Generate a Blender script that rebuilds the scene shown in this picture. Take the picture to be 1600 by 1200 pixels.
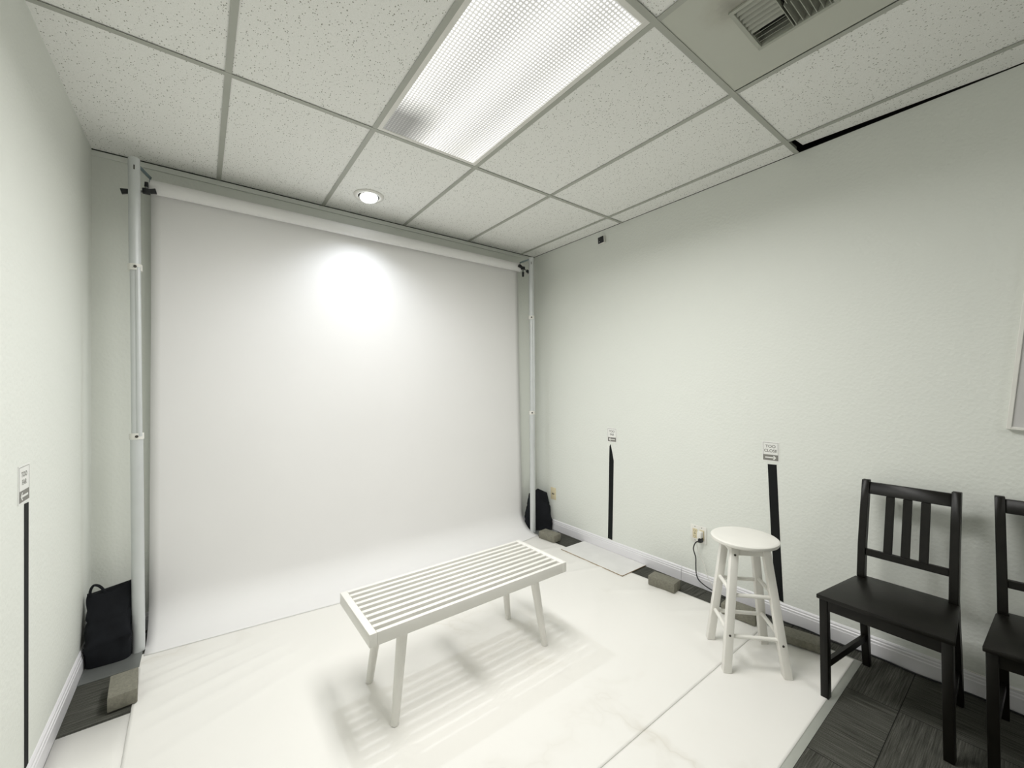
import bpy, bmesh, math, random
from mathutils import Vector, Matrix

random.seed(7)
for o in list(bpy.data.objects):
    bpy.data.objects.remove(o)
scene = bpy.context.scene
COL = scene.collection

# ------------------------------------------------------------------ camera
XR, H = 3.1775, 2.690          # right wall, ceiling height (back wall is y = 0, left wall x = 0)
YF = -6.4                      # wall behind the camera
cam_data = bpy.data.cameras.new('camera')
cam = bpy.data.objects.new('camera', cam_data)
COL.objects.link(cam)
cam_data.sensor_width = 36.0
cam_data.lens = 637.77 / 1600 * 36.0
cam_data.clip_start = 0.02
pitch, roll, yaw = -0.0087, -0.0084, 0.6531
Rz = Matrix.Rotation(yaw, 3, 'Z')
B = Matrix(((1, 0, 0), (0, 0, -1), (0, 1, 0)))
RM = Matrix.Rotation(roll, 3, 'Z') @ Matrix.Rotation(pitch, 3, 'X') @ B @ Rz
rgt, dwn, fwd = Vector(RM[0]), Vector(RM[1]), Vector(RM[2])
cam.matrix_world = Matrix(((rgt.x, -dwn.x, -fwd.x, 0.468), (rgt.y, -dwn.y, -fwd.y, -3.153),
                           (rgt.z, -dwn.z, -fwd.z, 1.369), (0, 0, 0, 1)))
scene.camera = cam

# ------------------------------------------------------------------ world, exposure
world = bpy.data.worlds.new('world')
scene.world = world
world.use_nodes = True
world.node_tree.nodes['Background'].inputs[0].default_value = (0.8, 0.85, 0.9, 1)
world.node_tree.nodes['Background'].inputs[1].default_value = 0.05
vs = scene.view_settings
vs.view_transform = 'Standard'
vs.look = 'None'
vs.gamma = 1
vs.use_curve_mapping = False
vs.exposure = 0.0

# ------------------------------------------------------------------ lamps of the room, plus an added fill lamp
TX0, TX1, TY0, TY1 = 1.1746, 1.784, -2.308, -1.088        # troffer opening
TROFFER_W = 39
SPOT_W = 33
ad = bpy.data.lights.new('troffer_lamp', 'AREA')
ad.shape = 'RECTANGLE'; ad.size = 0.54; ad.size_y = 1.14
ad.energy = TROFFER_W; ad.color = (1.0, 0.99, 0.97); ad.spread = math.radians(164)
ao = bpy.data.objects.new('troffer_lamp', ad); COL.objects.link(ao)
ao.location = ((TX0+TX1)/2, (TY0+TY1)/2, H-0.012)
sd = bpy.data.lights.new('downlight_lamp', 'SPOT')
sd.energy = SPOT_W; sd.color = (0.88, 0.93, 1.0); sd.spot_size = math.radians(140); sd.spot_blend = 1.0
sd.shadow_soft_size = 0.022
so = bpy.data.objects.new('downlight_lamp', sd); COL.objects.link(so)
so.location = (1.392, -0.345, H-0.05)
so.rotation_euler = (math.radians(-12), 0, 0)

# added fill light behind the camera, without a fitting, to lift the near side
ad2 = bpy.data.lights.new('rear_fill_lamp', 'AREA')
ad2.shape = 'RECTANGLE'; ad2.size = 0.54; ad2.size_y = 1.14
ad2.energy = 22; ad2.color = (1.0, 0.99, 0.97); ad2.spread = math.radians(175)
ao2 = bpy.data.objects.new('rear_fill_lamp', ad2); COL.objects.link(ao2)
ao2.location = ((TX0+TX1)/2, -5.357, H-0.012)

# ------------------------------------------------------------------ materials
def new_mat(name):
    m = bpy.data.materials.new(name); m.use_nodes = True
    nt = m.node_tree
    return m, nt, nt.nodes['Principled BSDF']

def N(nt, kind, **kw):
    n = nt.nodes.new(kind)
    for k, v in kw.items():
        if k in n.inputs.keys(): n.inputs[k].default_value = v
        else: setattr(n, k, v)
    return n

def L(nt, a, b): nt.links.new(a, b)

def ramp(nt, fac, stops):
    r = nt.nodes.new('ShaderNodeValToRGB')
    el = r.color_ramp.elements
    while len(el) < len(stops): el.new(0.5)
    for e, (p, c) in zip(el, stops):
        e.position = p; e.color = (c[0], c[1], c[2], 1) if len(c) == 3 else c
    L(nt, fac, r.inputs[0])
    return r

def objco(nt):
    return nt.nodes.new('ShaderNodeTexCoord').outputs['Object']

def simple(name, c, rough=0.5, metal=0.0, var=0.04, scale=8.0, bump=0.0, bscale=200.0, spec=0.5):
    m, nt, p = new_mat(name)
    co = objco(nt)
    n = N(nt, 'ShaderNodeTexNoise', Scale=scale, Detail=4.0); L(nt, co, n.inputs['Vector'])
    lo = [max(0, x*(1-var)) for x in c]; hi = [min(1, x*(1+var)) for x in c]
    r = ramp(nt, n.outputs['Fac'], [(0.3, lo), (0.7, hi)])
    L(nt, r.outputs[0], p.inputs['Base Color'])
    p.inputs['Roughness'].default_value = rough
    p.inputs['Metallic'].default_value = metal
    p.inputs['Specular IOR Level'].default_value = spec
    if bump:
        b = N(nt, 'ShaderNodeTexNoise', Scale=bscale, Detail=3.0); L(nt, co, b.inputs['Vector'])
        bp = N(nt, 'ShaderNodeBump', Strength=bump, Distance=0.002)
        L(nt, b.outputs['Fac'], bp.inputs['Height']); L(nt, bp.outputs[0], p.inputs['Normal'])
    return m

M = {}
def wall_mat():
    m, nt, p = new_mat('painted_wall')
    co = objco(nt)
    p.inputs['Base Color'].default_value = (0.775, 0.795, 0.742, 1)
    p.inputs['Roughness'].default_value = 0.6
    n1 = N(nt, 'ShaderNodeTexNoise', Scale=95.0, Detail=3.0); L(nt, co, n1.inputs['Vector'])
    v = N(nt, 'ShaderNodeTexVoronoi', Scale=60.0); L(nt, co, v.inputs['Vector'])
    ad = N(nt, 'ShaderNodeMath', operation='ADD'); L(nt, n1.outputs['Fac'], ad.inputs[0]); L(nt, v.outputs['Distance'], ad.inputs[1])
    bp = N(nt, 'ShaderNodeBump', Strength=0.35, Distance=0.0025)
    L(nt, ad.outputs[0], bp.inputs['Height']); L(nt, bp.outputs[0], p.inputs['Normal'])
    return m
M['wall'] = wall_mat()

def tile_mat():
    m, nt, p = new_mat('acoustic_tile')
    co = objco(nt)
    mp = N(nt, 'ShaderNodeMapping'); mp.inputs['Scale'].default_value = (1, 0.75, 1); L(nt, co, mp.inputs[0])
    # warp, then pits
    w = N(nt, 'ShaderNodeTexNoise', Scale=140.0, Detail=2.0); L(nt, mp.outputs[0], w.inputs['Vector'])
    mx = N(nt, 'ShaderNodeMix', data_type='VECTOR'); mx.inputs[0].default_value = 0.004
    L(nt, mp.outputs[0], mx.inputs[4]); L(nt, w.outputs['Color'], mx.inputs[5])
    v = N(nt, 'ShaderNodeTexVoronoi', Scale=140.0); L(nt, mx.outputs[1], v.inputs['Vector'])
    v.inputs['Randomness'].default_value = 1.0
    sep = N(nt, 'ShaderNodeSeparateColor'); L(nt, v.outputs['Color'], sep.inputs[0])
    thr = N(nt, 'ShaderNodeMath', operation='MULTIPLY_ADD'); L(nt, sep.outputs[0], thr.inputs[0]); thr.inputs[1].default_value = 0.46; thr.inputs[2].default_value = -0.12
    lt = N(nt, 'ShaderNodeMath', operation='LESS_THAN'); L(nt, v.outputs['Distance'], lt.inputs[0]); L(nt, thr.outputs[0], lt.inputs[1])
    fine = N(nt, 'ShaderNodeTexNoise', Scale=420.0, Detail=2.0); L(nt, co, fine.inputs['Vector'])
    fr = ramp(nt, fine.outputs['Fac'], [(0.35, (0.85, 0.855, 0.81)), (0.55, (0.94, 0.94, 0.905))])
    c = N(nt, 'ShaderNodeMix', data_type='RGBA'); L(nt, lt.outputs[0], c.inputs[0]); L(nt, fr.outputs[0], c.inputs[6])
    c.inputs[7].default_value = (0.33, 0.33, 0.28, 1)
    L(nt, c.outputs[2], p.inputs['Base Color'])
    p.inputs['Roughness'].default_value = 0.9
    bp = N(nt, 'ShaderNodeBump', Strength=0.5, Distance=0.001); bp.invert = True
    L(nt, lt.outputs[0], bp.inputs['Height']); L(nt, bp.outputs[0], p.inputs['Normal'])
    return m
M['tile'] = tile_mat()
M['grid'] = simple('grid_tee_paint', (0.44, 0.45, 0.40), 0.5, var=0.02)
M['plenum'] = simple('dark_plenum', (0.05, 0.05, 0.045), 0.9)
M['trim'] = simple('baseboard_paint', (0.80, 0.79, 0.81), 0.35, var=0.015)
M['white_paint'] = simple('white_lacquer', (0.80, 0.785, 0.74), 0.35, var=0.015)
M['stool_white'] = simple('stool_white_paint', (0.80, 0.785, 0.735), 0.4, var=0.02)
M['paper'] = simple('seamless_paper', (0.83, 0.82, 0.81), 0.75, var=0.008, scale=2.0)
M['black_wood'] = simple('black_brown_stain', (0.0062, 0.0056, 0.0042), 0.38, var=0.25, scale=30, bump=0.06, bscale=90, spec=0.25)
M['black_fabric'] = simple('black_fabric', (0.0075, 0.0085, 0.011), 0.85, var=0.3, scale=14, bump=0.4, bscale=500, spec=0.25)
M['tape'] = simple('black_tape', (0.008, 0.009, 0.009), 0.7, var=0.1, spec=0.2)
M['alu'] = simple('brushed_aluminium', (0.64, 0.66, 0.66), 0.55, metal=0.45, var=0.03)
M['steel'] = simple('grey_steel_plate', (0.22, 0.23, 0.22), 0.45, metal=0.5, var=0.1)
M['teal_metal'] = simple('blue_grey_metal', (0.16, 0.21, 0.22), 0.4, metal=0.5)
M['black_plastic'] = simple('black_plastic', (0.009, 0.010, 0.012), 0.4)
M['brick'] = simple('concrete_paver', (0.205, 0.198, 0.158), 0.95, var=0.14, scale=90, bump=0.6, bscale=220)
M['ivory'] = simple('ivory_plastic', (0.70, 0.62, 0.42), 0.4)
M['plate_white'] = simple('white_plastic', (0.80, 0.79, 0.74), 0.35)
M['sign_white'] = simple('sign_white', (0.82, 0.82, 0.79), 0.4, var=0.01)
M['sign_grey'] = simple('sign_grey', (0.20, 0.195, 0.175), 0.5, var=0.03)
M['bolt'] = simple('dark_bolt', (0.05, 0.045, 0.035), 0.5)
M['vent'] = simple('vent_paint', (0.42, 0.43, 0.37), 0.5, var=0.05)
M['panel_edge'] = simple('board_edge', (0.35, 0.26, 0.15), 0.8)
M['canvas'] = simple('pale_canvas', (0.58, 0.57, 0.56), 0.7, bump=0.2, bscale=400)

def marble(name, base, vein, amt):
    m, nt, p = new_mat(name)
    co = objco(nt)
    w = N(nt, 'ShaderNodeTexNoise', Scale=1.6, Detail=6.0); L(nt, co, w.inputs['Vector'])
    mx = N(nt, 'ShaderNodeMix', data_type='VECTOR'); mx.inputs[0].default_value = 0.35
    L(nt, co, mx.inputs[4]); L(nt, w.outputs['Color'], mx.inputs[5])
    n = N(nt, 'ShaderNodeTexNoise', Scale=1.5, Detail=5.0, Roughness=0.55); L(nt, mx.outputs[1], n.inputs['Vector'])
    s = N(nt, 'ShaderNodeMath', operation='SUBTRACT'); L(nt, n.outputs['Fac'], s.inputs[0]); s.inputs[1].default_value = 0.5
    a = N(nt, 'ShaderNodeMath', operation='ABSOLUTE'); L(nt, s.outputs[0], a.inputs[0])
    r = ramp(nt, a.outputs[0], [(0.0, (1, 1, 1)), (0.006, (0.55, 0.55, 0.55)), (0.035, (0.08, 0.08, 0.08)), (0.1, (0, 0, 0))])
    n2 = N(nt, 'ShaderNodeTexNoise', Scale=1.1, Detail=2.0); L(nt, co, n2.inputs['Vector'])
    r2 = ramp(nt, n2.outputs['Fac'], [(0.42, (0, 0, 0)), (0.62, (amt, amt, amt))])
    f = N(nt, 'ShaderNodeMath', operation='MULTIPLY'); L(nt, r.outputs[0], f.inputs[0]); L(nt, r2.outputs[0], f.inputs[1])
    c = N(nt, 'ShaderNodeMix', data_type='RGBA'); L(nt, f.outputs[0], c.inputs[0])
    c.inputs[6].default_value = (*base, 1); c.inputs[7].default_value = (*vein, 1)
    L(nt, c.outputs[2], p.inputs['Base Color'])
    p.inputs['Roughness'].default_value = 0.42
    return m
M['vinyl'] = marble('marble_print_vinyl', (0.83, 0.815, 0.775), (0.60, 0.565, 0.49), 0.5)
M['underlay'] = simple('foam_underlay', (0.66, 0.68, 0.62), 0.8)
M['board'] = simple('white_board', (0.76, 0.755, 0.735), 0.6)

def carpet_mat():
    m, nt, p = new_mat('striped_carpet_tile')
    co = objco(nt)
    sh = N(nt, 'ShaderNodeVectorMath', operation='ADD'); L(nt, co, sh.inputs[0]); sh.inputs[1].default_value = (-2.79+10, 2.765+10, 0)
    sx = N(nt, 'ShaderNodeSeparateXYZ'); L(nt, sh.outputs[0], sx.inputs[0])
    ck = N(nt, 'ShaderNodeTexChecker', Scale=2.0); L(nt, sh.outputs[0], ck.inputs['Vector'])
    def stripes(sc):
        mp = N(nt, 'ShaderNodeMapping'); mp.inputs['Scale'].default_value = sc; L(nt, co, mp.inputs[0])
        n = N(nt, 'ShaderNodeTexNoise', Scale=1.0, Detail=3.0, Roughness=0.7); L(nt, mp.outputs[0], n.inputs['Vector'])
        return n.outputs['Fac']
    a = stripes((5, 190, 1)); b = stripes((190, 5, 1))
    mx = N(nt, 'ShaderNodeMix', data_type='FLOAT'); L(nt, ck.outputs['Fac'], mx.inputs[0]); L(nt, a, mx.inputs[2]); L(nt, b, mx.inputs[3])
    r = ramp(nt, mx.outputs[0], [(0.32, (0.036, 0.037, 0.030)), (0.5, (0.075, 0.075, 0.064)), (0.68, (0.125, 0.124, 0.108))])
    gr = N(nt, 'ShaderNodeTexNoise', Scale=500.0, Detail=1.0); L(nt, co, gr.inputs['Vector'])
    g2 = ramp(nt, gr.outputs['Fac'], [(0.3, (0.6, 0.6, 0.6)), (0.7, (1.3, 1.3, 1.3))])
    # thin seams between the tiles
    def seam(ax):
        fr = N(nt, 'ShaderNodeMath', operation='MULTIPLY'); L(nt, sx.outputs[ax], fr.inputs[0]); fr.inputs[1].default_value = 2.0
        f = N(nt, 'ShaderNodeMath', operation='FRACT'); L(nt, fr.outputs[0], f.inputs[0])
        l = N(nt, 'ShaderNodeMath', operation='LESS_THAN'); L(nt, f.outputs[0], l.inputs[0]); l.inputs[1].default_value = 0.006
        return l.outputs[0]
    sm = N(nt, 'ShaderNodeMath', operation='MAXIMUM'); L(nt, seam(0), sm.inputs[0]); L(nt, seam(1), sm.inputs[1])
    mu = N(nt, 'ShaderNodeMix', data_type='RGBA', blend_type='MULTIPLY'); mu.inputs[0].default_value = 1.0
    L(nt, r.outputs[0], mu.inputs[6]); L(nt, g2.outputs[0], mu.inputs[7])
    c = N(nt, 'ShaderNodeMix', data_type='RGBA'); L(nt, sm.outputs[0], c.inputs[0]); L(nt, mu.outputs[2], c.inputs[6]); c.inputs[7].default_value = (0.015, 0.015, 0.013, 1)
    L(nt, c.outputs[2], p.inputs['Base Color'])
    p.inputs['Roughness'].default_value = 1.0; p.inputs['Specular IOR Level'].default_value = 0.1
    bp = N(nt, 'ShaderNodeBump', Strength=0.8, Distance=0.003)
    L(nt, mx.outputs[0], bp.inputs['Height']); L(nt, bp.outputs[0], p.inputs['Normal'])
    return m
M['carpet'] = carpet_mat()

def lens_mat():
    # lit prismatic lens: grid of small cells in front of the tubes (object space, x across, y along)
    m, nt, p = new_mat('prismatic_lens')
    co = objco(nt)
    sx = N(nt, 'ShaderNodeSeparateXYZ'); L(nt, co, sx.inputs[0])
    def cell(ax, ph):
        a = N(nt, 'ShaderNodeMath', operation='MULTIPLY'); L(nt, sx.outputs[ax], a.inputs[0]); a.inputs[1].default_value = 2*math.pi/0.0150
        s = N(nt, 'ShaderNodeMath', operation='SINE'); L(nt, a.outputs[0], s.inputs[0])
        q = N(nt, 'ShaderNodeMath', operation='MULTIPLY_ADD'); L(nt, s.outputs[0], q.inputs[0]); q.inputs[1].default_value = 0.5; q.inputs[2].default_value = 0.5
        return q.outputs[0]
    ml = N(nt, 'ShaderNodeMath', operation='MULTIPLY'); L(nt, cell(0, 0), ml.inputs[0]); L(nt, cell(1, 0), ml.inputs[1])
    cells = ramp(nt, ml.outputs[0], [(0.0, (0.36, 0.36, 0.36)), (0.22, (0.52, 0.52, 0.52)), (0.55, (1.0, 1.0, 1.0))])
    # tubes behind: bright along three bands, none near the left far corner
    tb = N(nt, 'ShaderNodeMath', operation='MULTIPLY'); L(nt, sx.outputs[0], tb.inputs[0]); tb.inputs[1].default_value = 2*math.pi/0.26
    tc = N(nt, 'ShaderNodeMath', operation='COSINE'); L(nt, tb.outputs[0], tc.inputs[0])
    tr = N(nt, 'ShaderNodeMath', operation='MULTIPLY_ADD'); L(nt, tc.outputs[0], tr.inputs[0]); tr.inputs[1].default_value = 0.14; tr.inputs[2].default_value = 0.95
    # end of left tube
    e = N(nt, 'ShaderNodeMapRange'); e.inputs['From Min'].default_value = 0.26; e.inputs['From Max'].default_value = 0.42
    e.inputs['To Min'].default_value = 0; e.inputs['To Max'].default_value = 1; L(nt, sx.outputs[1], e.inputs['Value'])
    e2 = N(nt, 'ShaderNodeMapRange'); e2.inputs['From Min'].default_value = -0.03; e2.inputs['From Max'].default_value = -0.17
    e2.inputs['To Min'].default_value = 0; e2.inputs['To Max'].default_value = 1; L(nt, sx.outputs[0], e2.inputs['Value'])
    em = N(nt, 'ShaderNodeMath', operation='MULTIPLY'); L(nt, e.outputs[0], em.inputs[0]); L(nt, e2.outputs[0], em.inputs[1])
    en = N(nt, 'ShaderNodeMath', operation='MULTIPLY_ADD'); L(nt, em.outputs[0], en.inputs[0]); en.inputs[1].default_value = -0.84; en.inputs[2].default_value = 1.0
    st = N(nt, 'ShaderNodeMath', operation='MULTIPLY'); L(nt, tr.outputs[0], st.inputs[0]); L(nt, en.outputs[0], st.inputs[1])
    sc = N(nt, 'ShaderNodeMath', operation='MULTIPLY'); L(nt, st.outputs[0], sc.inputs[0]); L(nt, cells.outputs[0], sc.inputs[1])
    fin = N(nt, 'ShaderNodeMath', operation='MULTIPLY'); L(nt, sc.outputs[0], fin.inputs[0]); fin.inputs[1].default_value = 1.38
    p.inputs['Base Color'].default_value = (0.25, 0.25, 0.24, 1)
    p.inputs['Roughness'].default_value = 0.3
    p.inputs['Emission Color'].default_value = (1.0, 0.99, 0.94, 1)
    L(nt, fin.outputs[0], p.inputs['Emission Strength'])
    return m
M['lens'] = lens_mat()
def glow(name, c, s):
    m, nt, p = new_mat(name)
    p.inputs['Base Color'].default_value = (0.8, 0.8, 0.8, 1)
    p.inputs['Emission Color'].default_value = (*c, 1); p.inputs['Emission Strength'].default_value = s
    return m
M['bulb'] = glow('lit_bulb_face', (0.93, 0.97, 1.0), 6.0)

def panel_mat():
    m, nt, p = new_mat('diffuser_panel_paint')
    co = objco(nt)
    g = N(nt, 'ShaderNodeVectorMath', operation='DISTANCE'); L(nt, co, g.inputs[0]); g.inputs[1].default_value = (-0.145, 0.10, 0)
    n = N(nt, 'ShaderNodeTexNoise', Scale=18.0, Detail=4.0); L(nt, co, n.inputs['Vector'])
    a = N(nt, 'ShaderNodeMath', operation='MULTIPLY_ADD'); L(nt, n.outputs['Fac'], a.inputs[0]); a.inputs[1].default_value = 0.10; L(nt, g.outputs['Value'], a.inputs[2])
    r = ramp(nt, a.outputs[0], [(0.05, (0.27, 0.26, 0.22)), (0.11, (0.50, 0.50, 0.43)), (0.17, (0.56, 0.57, 0.50))])
    L(nt, r.outputs[0], p.inputs['Base Color']); p.inputs['Roughness'].default_value = 0.5
    return m
M['panel'] = panel_mat()

# ------------------------------------------------------------------ builders
class MB:
    def __init__(self): self.bm = bmesh.new()
    def box(self, x0, x1, y0, y1, z0, z1, mtx=None, bev=0.0):
        b = bmesh.new(); bmesh.ops.create_cube(b, size=1)
        bmesh.ops.scale(b, vec=(abs(x1-x0), abs(y1-y0), abs(z1-z0)), verts=b.verts)
        bmesh.ops.translate(b, vec=((x0+x1)/2, (y0+y1)/2, (z0+z1)/2), verts=b.verts)
        if bev: bmesh.ops.bevel(b, geom=b.edges[:], offset=bev, segments=2, profile=0.5, affect='EDGES')
        return self._add(b, mtx)
    def _add(self, b, mtx=None):
        if mtx is not None: bmesh.ops.transform(b, matrix=mtx, verts=b.verts)
        me = bpy.data.meshes.new('t'); b.to_mesh(me); b.free(); self.bm.from_mesh(me); bpy.data.meshes.remove(me)
        return self
    def rod(self, p0, p1, r0, r1=None, seg=16, square=0, twist=0.0, bev=0.0):
        """tapered round or square bar from p0 to p1"""
        r1 = r0 if r1 is None else r1
        p0, p1 = Vector(p0), Vector(p1); d = p1-p0
        b = bmesh.new()
        bmesh.ops.create_cone(b, cap_ends=True, segments=4 if square else seg, radius1=r0, radius2=r1, depth=d.length)
        if square: bmesh.ops.rotate(b, cent=(0, 0, 0), matrix=Matrix.Rotation(math.pi/4+twist, 3, 'Z'), verts=b.verts)
        if bev: bmesh.ops.bevel(b, geom=b.edges[:], offset=bev, segments=2, profile=0.5, affect='EDGES')
        q = Vector((0, 0, 1)).rotation_difference(d.normalized()).to_matrix().to_4x4()
        return self._add(b, Matrix.Translation((p0+p1)/2) @ q)
    def lathe(self, prof, c=(0, 0, 0), seg=48, mtx=None):
        b = bmesh.new(); rings = []
        for r, z in prof:
            rings.append([b.verts.new((r*math.cos(2*math.pi*i/seg), r*math.sin(2*math.pi*i/seg), z)) for i in range(seg)])
        for a, d in zip(rings, rings[1:]):
            for i in range(seg):
                b.faces.new((a[i], a[(i+1) % seg], d[(i+1) % seg], d[i]))
        if prof[0][0] > 1e-6 and prof[0] != prof[-1]: b.faces.new(rings[0][::-1])
        if prof[-1][0] > 1e-6 and prof[0] != prof[-1]: b.faces.new(rings[-1])
        bmesh.ops.remove_doubles(b, verts=b.verts, dist=1e-6)
        m = Matrix.Translation(c) @ (mtx.to_4x4() if mtx is not None else Matrix.Identity(4))
        return self._add(b, m)
    def prism(self, pts, vec):
        b = bmesh.new(); vec = Vector(vec)
        a = [b.verts.new(p) for p in pts]; c = [b.verts.new(Vector(p)+vec) for p in pts]
        b.faces.new(a); b.faces.new(c[::-1])
        for i in range(len(a)): b.faces.new((a[i], c[i], c[(i+1) % len(a)], a[(i+1) % len(a)]))
        return self._add(b)
    def tube(self, pts, r, seg=8, sub=6):
        P = [Vector(p) for p in pts]; Q = []
        for i in range(len(P)-1):
            p0 = P[max(i-1, 0)]; p1 = P[i]; p2 = P[i+1]; p3 = P[min(i+2, len(P)-1)]
            for k in range(sub):
                t = k/sub
                Q.append(0.5*((2*p1)+(p2-p0)*t+(2*p0-5*p1+4*p2-p3)*t*t+(3*p1-p0-3*p2+p3)*t**3))
        Q.append(P[-1]); b = bmesh.new(); rings = []
        up = Vector((0.13, 0.21, 0.97))
        for i, q in enumerate(Q):
            d = (Q[min(i+1, len(Q)-1)]-Q[max(i-1, 0)]).normalized()
            s = d.cross(up).normalized(); u = s.cross(d).normalized()
            rings.append([b.verts.new(q+r*(math.cos(2*math.pi*k/seg)*s+math.sin(2*math.pi*k/seg)*u)) for k in range(seg)])
        for a, c in zip(rings, rings[1:]):
            for k in range(seg): b.faces.new((a[k], a[(k+1) % seg], c[(k+1) % seg], c[k]))
        b.faces.new(rings[0][::-1]); b.faces.new(rings[-1])
        return self._add(b)
    def build(self, name, mat, parent=None, loc=None, rot=None, smooth=False, mats=None):
        bm = self.bm
        bmesh.ops.recalc_face_normals(bm, faces=bm.faces)
        if loc is not None: bmesh.ops.translate(bm, vec=-Vector(loc), verts=bm.verts)
        me = bpy.data.meshes.new(name); bm.to_mesh(me); bm.free()
        o = bpy.data.objects.new(name, me); COL.objects.link(o)
        for mm in (mats or [mat]): me.materials.append(mm)
        if smooth:
            me.shade_smooth()
            try: me.set_sharp_from_angle(angle=math.radians(38))
            except Exception: pass
        if loc is not None: o.location = loc
        if parent: o.parent = parent
        return o

def tag(o, label=None, cat=None, group=None, kind=None):
    if label: o['label'] = label
    if cat: o['category'] = cat
    if group: o['group'] = group
    if kind: o['kind'] = kind
    return o
def thing(name, label, cat, loc=(0, 0, 0), rz=0.0, group=None):
    o = bpy.data.objects.new(name, None); COL.objects.link(o)
    o.location = loc; o.rotation_euler = (0, 0, rz); o.empty_display_size = 0.1
    return tag(o, label, cat, group)
def struct(o): o['kind'] = 'structure'; return o
def copy_tree(o, parent=None):
    c = o.copy(); COL.objects.link(c); c.parent = parent
    for ch in [x for x in o.children]: copy_tree(ch, c)
    return c
def textmesh(body, size, name, mat, parent, loc, rot, align='CENTER', sx=1.0):
    cu = bpy.data.curves.new(name, 'FONT'); cu.body = body; cu.size = size
    cu.align_x = align; cu.align_y = 'CENTER'; cu.extrude = 0.0002; cu.space_line = 0.85; cu.offset = 0.0004
    t = bpy.data.objects.new(name+'_c', cu); COL.objects.link(t)
    dg = bpy.context.evaluated_depsgraph_get(); dg.update()
    me = bpy.data.meshes.new_from_object(t.evaluated_get(dg))
    bpy.data.objects.remove(t); bpy.data.curves.remove(cu)
    o = bpy.data.objects.new(name, me); COL.objects.link(o)
    me.materials.clear(); me.materials.append(mat)
    o.parent = parent; o.location = loc; o.rotation_euler = rot; o.scale = (sx, 1, 1)
    return o

# ------------------------------------------------------------------ room shell
T = 0.12; HT = 3.05
struct(MB().box(-T, XR+T, YF-T, T, -0.1, 0).build('floor', M['carpet']))
struct(MB().box(-T, XR+T, 0, T, 0, H-0.0035).build('wall_back', M['wall']))
struct(MB().box(-T, 0, YF, 0, 0, H+0.03).build('wall_left', M['wall']))
struct(MB().box(XR, XR+T, YF, 0, 0, H+0.001).build('wall_right', M['wall']))
struct(MB().box(-T, XR+T, YF-T, YF, 0, H+0.03).build('wall_front', M['wall']))

# suspended ceiling: lay-in tiles above a grid of tees
cols = [0.0, 0.565, 1.1746, 1.784, 2.394, 3.003, XR-0.003]
rows = [-0.004, -1.088, -2.308, -3.527, -4.747, -5.967, YF]
tb = MB(); zt = H+0.004
for i in range(6):
    for j in range(6):
        x0, x1, y1, y0 = cols[i], cols[i+1], rows[j], rows[j+1]
        if i == 2 and j == 1: continue                      # light fitting
        if i == 0 and j == 0: y0 += 0.018                   # tile slid back: a dark gap shows beside the tee
        if i == 3 and j == 2: y1 = -2.918                   # air panel, rest is tile
        if i == 2 and j == 0:                               # tile with the round cut-out of the downlight
            b = bmesh.new(); cx, cy, r = 1.392, -0.345, 0.080; n = 32
            inner = [b.verts.new((cx+r*math.cos(2*math.pi*k/n), cy+r*math.sin(2*math.pi*k/n), zt)) for k in range(n)]
            def proj(k):
                a = 2*math.pi*k/n; dx, dy = math.cos(a), math.sin(a)
                ts = []
                if dx > 1e-9: ts.append((x1-cx)/dx)
                if dx < -1e-9: ts.append((x0-cx)/dx)
                if dy > 1e-9: ts.append((y1-cy)/dy)
                if dy < -1e-9: ts.append((y0-cy)/dy)
                t = min(ts); return (cx+dx*t, cy+dy*t)
            outer = [b.verts.new((*proj(k), zt)) for k in range(n)]
            for k in range(n): b.faces.new((inner[k], inner[(k+1) % n], outer[(k+1) % n], outer[k]))
            for qx, qy in ((x0, y0), (x1, y0), (x1, y1), (x0, y1)):
                v = b.verts.new((qx, qy, zt))
                near = sorted(range(n), key=lambda k: (outer[k].co.x-qx)**2+(outer[k].co.y-qy)**2)
                for k in range(n):
                    a1, a2 = outer[k], outer[(k+1) % n]
                    onx = lambda w: abs(w.co.x-qx) < 1e-6; ony = lambda w: abs(w.co.y-qy) < 1e-6
                    if (onx(a1) and ony(a2) and not onx(a2)) or (ony(a1) and onx(a2) and not ony(a2)):
                        b.faces.new((a1, a2, v))
            e = bmesh.ops.extrude_face_region(b, geom=b.faces[:])
            bmesh.ops.translate(b, vec=(0, 0, 0.016), verts=[g for g in e['geom'] if isinstance(g, bmesh.types.BMVert)])
            tb._add(b); continue
        if i == 5 and j == 2:                               # narrow cut tile sits crooked: raised at its far, wall-side corner
            b = bmesh.new()
            P = [(x0, y1-0.035, zt+0.004), (x0, y0, zt), (x1+0.001, y0, zt), (x1-0.002, y1-0.75, zt+0.001), (x1-0.022, y1-0.035, zt+0.020)]
            v = [b.verts.new(p) for p in P]; w = [b.verts.new((p[0], p[1], p[2]+0.016)) for p in P]
            b.faces.new((v[0], v[1], v[2])); b.faces.new((v[0], v[2], v[3])); b.faces.new((v[0], v[3], v[4]))
            b.faces.new((w[0], w[1], w[2], w[3], w[4]))
            for k in range(5): b.faces.new((v[k], v[(k+1) % 5], w[(k+1) % 5], w[k]))
            tb._add(b); continue
        tb.box(x0, x1, y0, y1, zt, zt+0.016)
ceil = struct(tb.build('ceiling', M['tile']))
g = MB(); tw = 0.012
for x in cols[1:-1]:
    g.box(x-tw, x+tw, YF, -0.006, H, H+0.0015); g.box(x-0.0015, x+0.0015, YF, -0.006, H, H+0.035)
for k, y in enumerate(rows[1:-1]):
    g.box(0.004, XR-0.006, y-tw, y+tw, H-0.0008, H+0.0007); g.box(0.004, XR-0.012, y-0.0015, y+0.0015, H, H+0.035)
g.box(cols[3], cols[4], -2.918-tw, -2.918+tw, H, H+0.0015)
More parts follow.
